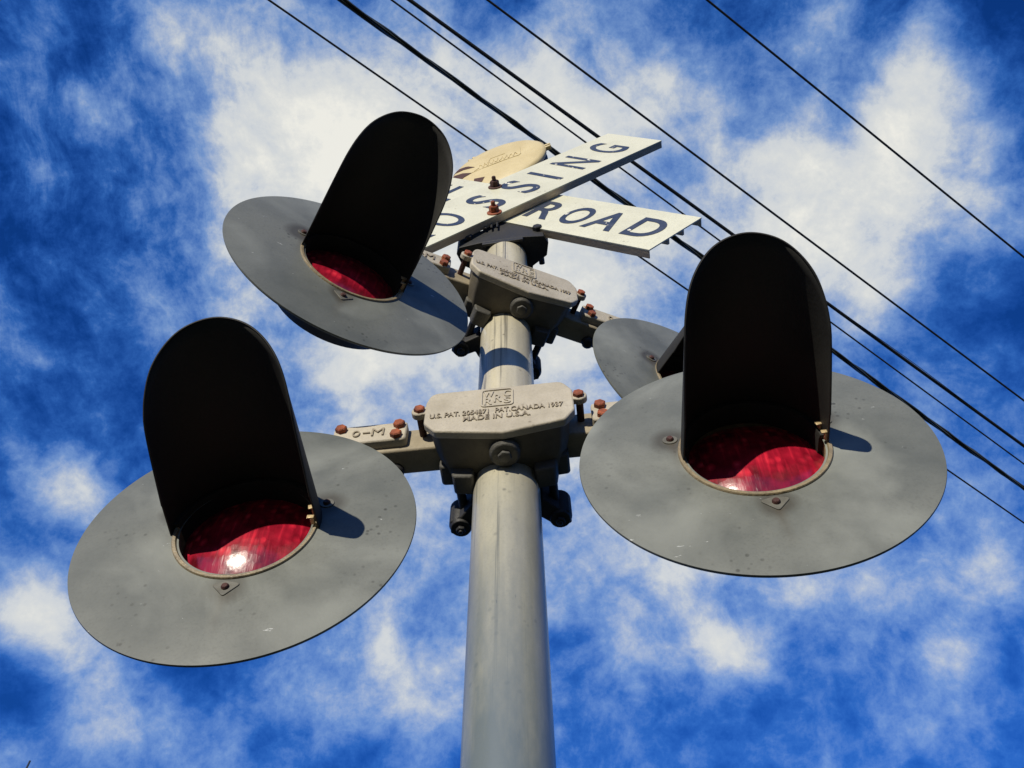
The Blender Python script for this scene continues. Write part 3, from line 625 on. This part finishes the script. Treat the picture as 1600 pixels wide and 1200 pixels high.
for b, letters in ((bA, [('C', -.500, -.428), ('R', -.385, -.310), ('O', -.262, -.180), ('S', -.103, -.034), ('S', .033, .104), ('I', .163, .181), ('N', .262, .347), ('G', .414, .490)]),
                   (bB, [('R', -.530, -.450), ('A', -.432, -.338), ('I', -.305, -.288), ('L', -.256, -.190), ('R', .125, .212), ('O', .238, .322), ('A', .334, .434), ('D', .466, .560)])):
    h = .071 if b is bA else .060
    for ch, x0, x1 in letters:
        me = fit_text(text_mesh(ch, .012 if b is bA else .016), x0, x1, -h, h, .0008, lambda X, Y, Z: Vector((X, -.0002 - Z, Y)), 0.0)
        link_mesh('letter', me, M_letter, b, smooth=False)
# the two mounting bolts through the boards' crossing
for z, mt in ((.076, M_rust_dark), (-.150, M_rust)):
    bm = bmesh.new(); lathe(bm, [(.021, -SD + .001), (.021, -SD - .003), (.0185, -SD - .0045)], axis='Y', n=28, centre=(-.018, 0, z), cap1=True)
    wsh = link('washer', bm, mt, buck, angle=50)
    bm = bmesh.new(); hexbolt(bm, -.018, -SD - .004, z, r=.0125, h=.017, stud=.013, rot=.1 + z); link('nut', bm, mt, wsh)
# bracket casting that clamps the sign to the mast
bm = bmesh.new()
o2 = [(-.118, -.052), (-.128, -.035), (-.118, .0), (-.07, .03)] + [(.078 * math.cos(a), .078 * math.sin(a)) for a in [R(155 - 13 * i) for i in range(11)]] + [(.07, .03), (.112, .004), (.120, -.030), (.110, -.052), (.05, -.058), (-.05, -.058)]
for z0, z1 in ((-.285, -.195), (.11, .19)): loft(bm, [[(x, y, z0) for x, y in o2], [(x, y, z1) for x, y in o2]])
box(bm, -.055, .055, -.0575, -.050, -.30, .22)
link('mounting_bracket', bm, M_black, buck, bevel=.006, angle=30)
for x in (-.095, .095):
    bm = bmesh.new(); tube(bm, [(x, -.052, -.24), (x, .045, -.24)], .008, 10); hexbolt(bm, x, -.055, -.24, r=.012, h=.012); link('clamp_bolt', bm, M_black, buck)
bm = bmesh.new()
for k in range(3): tube(bm, [(-.045 + .016 * k, -.068, -.215), (-.045 + .016 * k, -.068, -.178)], .003, 6)
link('wire_tie', bm, M_black, buck)
# ------------------------------------------------------------------ electric bell on the mast top
bmat = Matrix.Rotation(R(-19.6), 4, 'Z') @ Matrix.Rotation(R(3.7), 4, 'X'); bmat.translation = (PX - .022, PY - .059, 2.952 + G)
bell = thing('warning_bell', 'round yellowish warning bell on the mast top, partly hidden behind the crossbuck', 'bell', mat=bmat)
bm = bmesh.new(); lathe(bm, [(.164, .012), (.1665, .004), (.166, -.003), (.155, -.010), (.12, -.016), (.06, -.0185), (.004, -.019)], axis='Y', n=96, cap1=True, cap0=True); link('bell_cover', bm, M_bell, bell, angle=60)
bm = bmesh.new(); lathe(bm, [(.150, .014), (.162, .030), (.158, .055), (.12, .080), (.05, .090)], axis='Y', n=64, cap0=True, cap1=True); link('gong', bm, M_black, bell)
for a in (4, 122, 238, 182, 196):
    bm = bmesh.new(); c, s = math.cos(R(a)), math.sin(R(a)); e = Vector((c, 0, s)); t = Vector((-s, 0, c))
    for v0, v1 in ((-.014, -.004), (.004, .014)):
        vv = [bm.verts.new(e * u + t * v + Vector((0, y, 0))) for u in (.150, .184) for v in (v0, v1) for y in (-.004, .010)]
        for f in ((0, 1, 3, 2), (4, 6, 7, 5), (0, 4, 5, 1), (2, 3, 7, 6), (0, 2, 6, 4), (1, 5, 7, 3)): bm.faces.new([vv[i] for i in f])
    link('lug', bm, M_bell, bell, bevel=.002)
bm = bmesh.new(); box(bm, -.045, .045, .06, .115, -.06, .06); tube(bm, [(0, .085, -.03), (.02, .075, -.16)], .03, 14); link('bell_motor_case', bm, M_black, bell, bevel=.01)
# dark slots at the left edge of the cover
def csurf(r):
    pr = [(0, -.019), (.06, -.0185), (.12, -.016), (.155, -.010), (.166, -.003)]
    for (a, b), (c, d) in zip(pr, pr[1:]):
        if r <= c: return b + (d - b) * (r - a) / (c - a)
    return -.003
for poly in ([(-.146, .074), (-.158, .044), (-.120, .030), (-.076, .012), (-.100, .044)], [(-.161, .026), (-.160, -.018), (-.125, -.046), (-.086, -.030), (-.12, .0)], [(-.082, -.120), (-.078, -.088), (-.042, -.105), (-.052, -.128)]):
    bm = bmesh.new(); cxp = sum(p[0] for p in poly) / len(poly); czp = sum(p[1] for p in poly) / len(poly)
    sub = []
    for i in range(len(poly)):
        a, b = poly[i], poly[(i + 1) % len(poly)]
        for k in range(4): sub.append((a[0] + (b[0] - a[0]) * k / 4, a[1] + (b[1] - a[1]) * k / 4))
    rings = [[Vector((cxp + (x - cxp) * f, csurf(math.hypot(cxp + (x - cxp) * f, czp + (z - czp) * f)) - .0012, czp + (z - czp) * f)) for x, z in sub] for f in (1, .66, .33)]
    loft(bm, [[Vector((v.x, v.y + .003, v.z)) for v in rings[0]]] + rings); link('slot', bm, M_rust_dark, bell, angle=20)
# raised bent frame and script on the cover
bm = bmesh.new()
def strip(pts, r=.0016): tube(bm, [(x, -.0185 - .001 + .012 * min(1, (x * x + z * z) / .02) ** 2, z) for x, z in pts], r, 6)
strip([(-.085, -.028), (.0, -.026), (.078, -.026), (.084, -.018), (.084, .050)])
strip([(-.060, -.012), (-.085, -.028)])
link('emblem', bm, M_bell, bell)
bm = bmesh.new()
import math as _m
pts = [(-.058 + .13 * i / 60, -.004 + .013 * _m.sin(i * .9) + .007 * _m.sin(i * 1.7 + 1)) for i in range(61)]
tube(bm, [(x, -.0192, z) for x, z in pts], .0014, 5); tube(bm, [(-.03, -.0192, .002), (-.02, -.0192, .035), (.03, -.0192, .034)], .0013, 5)
link('script_lettering', bm, M_bell, bell)

# ------------------------------------------------------------------ overhead wires (run on far outside the picture)
WIRES = [((420, 0), (1600, 817), 6.0, .0068, 'leftmost thin black wire, passing behind the hood of the upper left lamp', 'thin'),
         ((535, 0), (1600, 763), 6.3, .0125, 'thick lumpy cable of twisted strands running behind the crossing sign', 'lumpy'),
         ((612, 0), (1600, 725), 6.6, .0068, 'thin wire between the lumpy twisted cable and the smooth thick cable', 'thin'),
         ((640, 0), (1600, 697), 6.0, .0125, 'smooth thick black cable with a fine wire lashed along its underside', 'lashed'),
         ((762, 0), (1600, 626), 6.4, .0080, 'single black wire passing just above the tips of the sign boards', 'thin'),
         ((1105, 0), (1600, 402), 7.0, .0085, 'rightmost black wire, alone across the upper right of the sky', 'thin')]
for (a, b, h, r, lab, kind) in WIRES:
    A = ray(*a); B = ray(*b); A = A * (h / A.z); B = B * (h / B.z); d = (B - A).normalized(); A0 = A - d * 25; B0 = B + d * 25
    A0.z += G; B0.z += G; L_ = (B0 - A0).length
    mid = (A + B) / 2; mid.z += G
    root = None
    org = A0
    bm = bmesh.new()
    if kind == 'thin':
        tube(bm, [(B0 - A0) * i / 40 for i in range(41)], r, 8)
        o = link('overhead_wire', bm, M_wire); o.location = A0
    else:
        o = thing('overhead_cable', lab, 'cable', A0)
        n = 900; up = Vector((0, 0, 1)); sd = d.cross(up).normalized()
        if kind == 'lumpy':
            rnd = [random.random() for _ in range(400)]
            for q in range(3):
                pts = []; rr = []
                for i in range(n + 1):
                    s = L_ * i / n; ph_ = s * 5.2 + q * 2.09 + 1.2 * math.sin(s * .9)
                    u = s / .34; k = int(u); lump = max(0, 1 - abs((u - k) - .5) / .22) * (1 if rnd[k % 400] > .45 else .25)
                    rad = r * .78 * (1 + .35 * math.sin(s * 2.3 + q))
                    pts.append(d * s + up * rad * math.cos(ph_) + sd * rad * math.sin(ph_)); rr.append(r * (.80 + .32 * lump))
                bm2 = bmesh.new(); tube(bm2, pts, rr, 6); link('strand', bm2, M_cable, o)
        else:
            tube(bm, [(B0 - A0) * i / 60 for i in range(61)], r, 10); link('cable_core', bm, M_wire, o)
            bm2 = bmesh.new(); pts = []
            for i in range(n + 1):
                s = L_ * i / n; sag = .009 + .010 * max(0, math.sin(s * 1.1 + .6)) ** 6
                pts.append(d * s - up * sag * .5 + sd * sag)
            tube(bm2, pts, .0022, 5); link('lashing_wire', bm2, M_wire, o)
    if kind == 'thin': o['label'] = lab; o['category'] = 'wire'
    else: o['category'] = 'cable'
    o['group'] = 'overhead wires'

# ------------------------------------------------------------------ whip tip in the bottom left corner
tip = ray(47, 1189) * 14; bm = bmesh.new()
top = Vector((tip.x, tip.y, tip.z + G)); ft = Vector((top.x + .25, top.y, 0))
tube(bm, [ft - ft, (top - ft) * .6, (top - ft) * 1.0], [.03, .02, .012], 8)
o = link('antenna_mast', bm, M_wire); o.location = ft; o['label'] = 'thin dark leaning rod whose tip shows in the bottom left corner'; o['category'] = 'antenna'
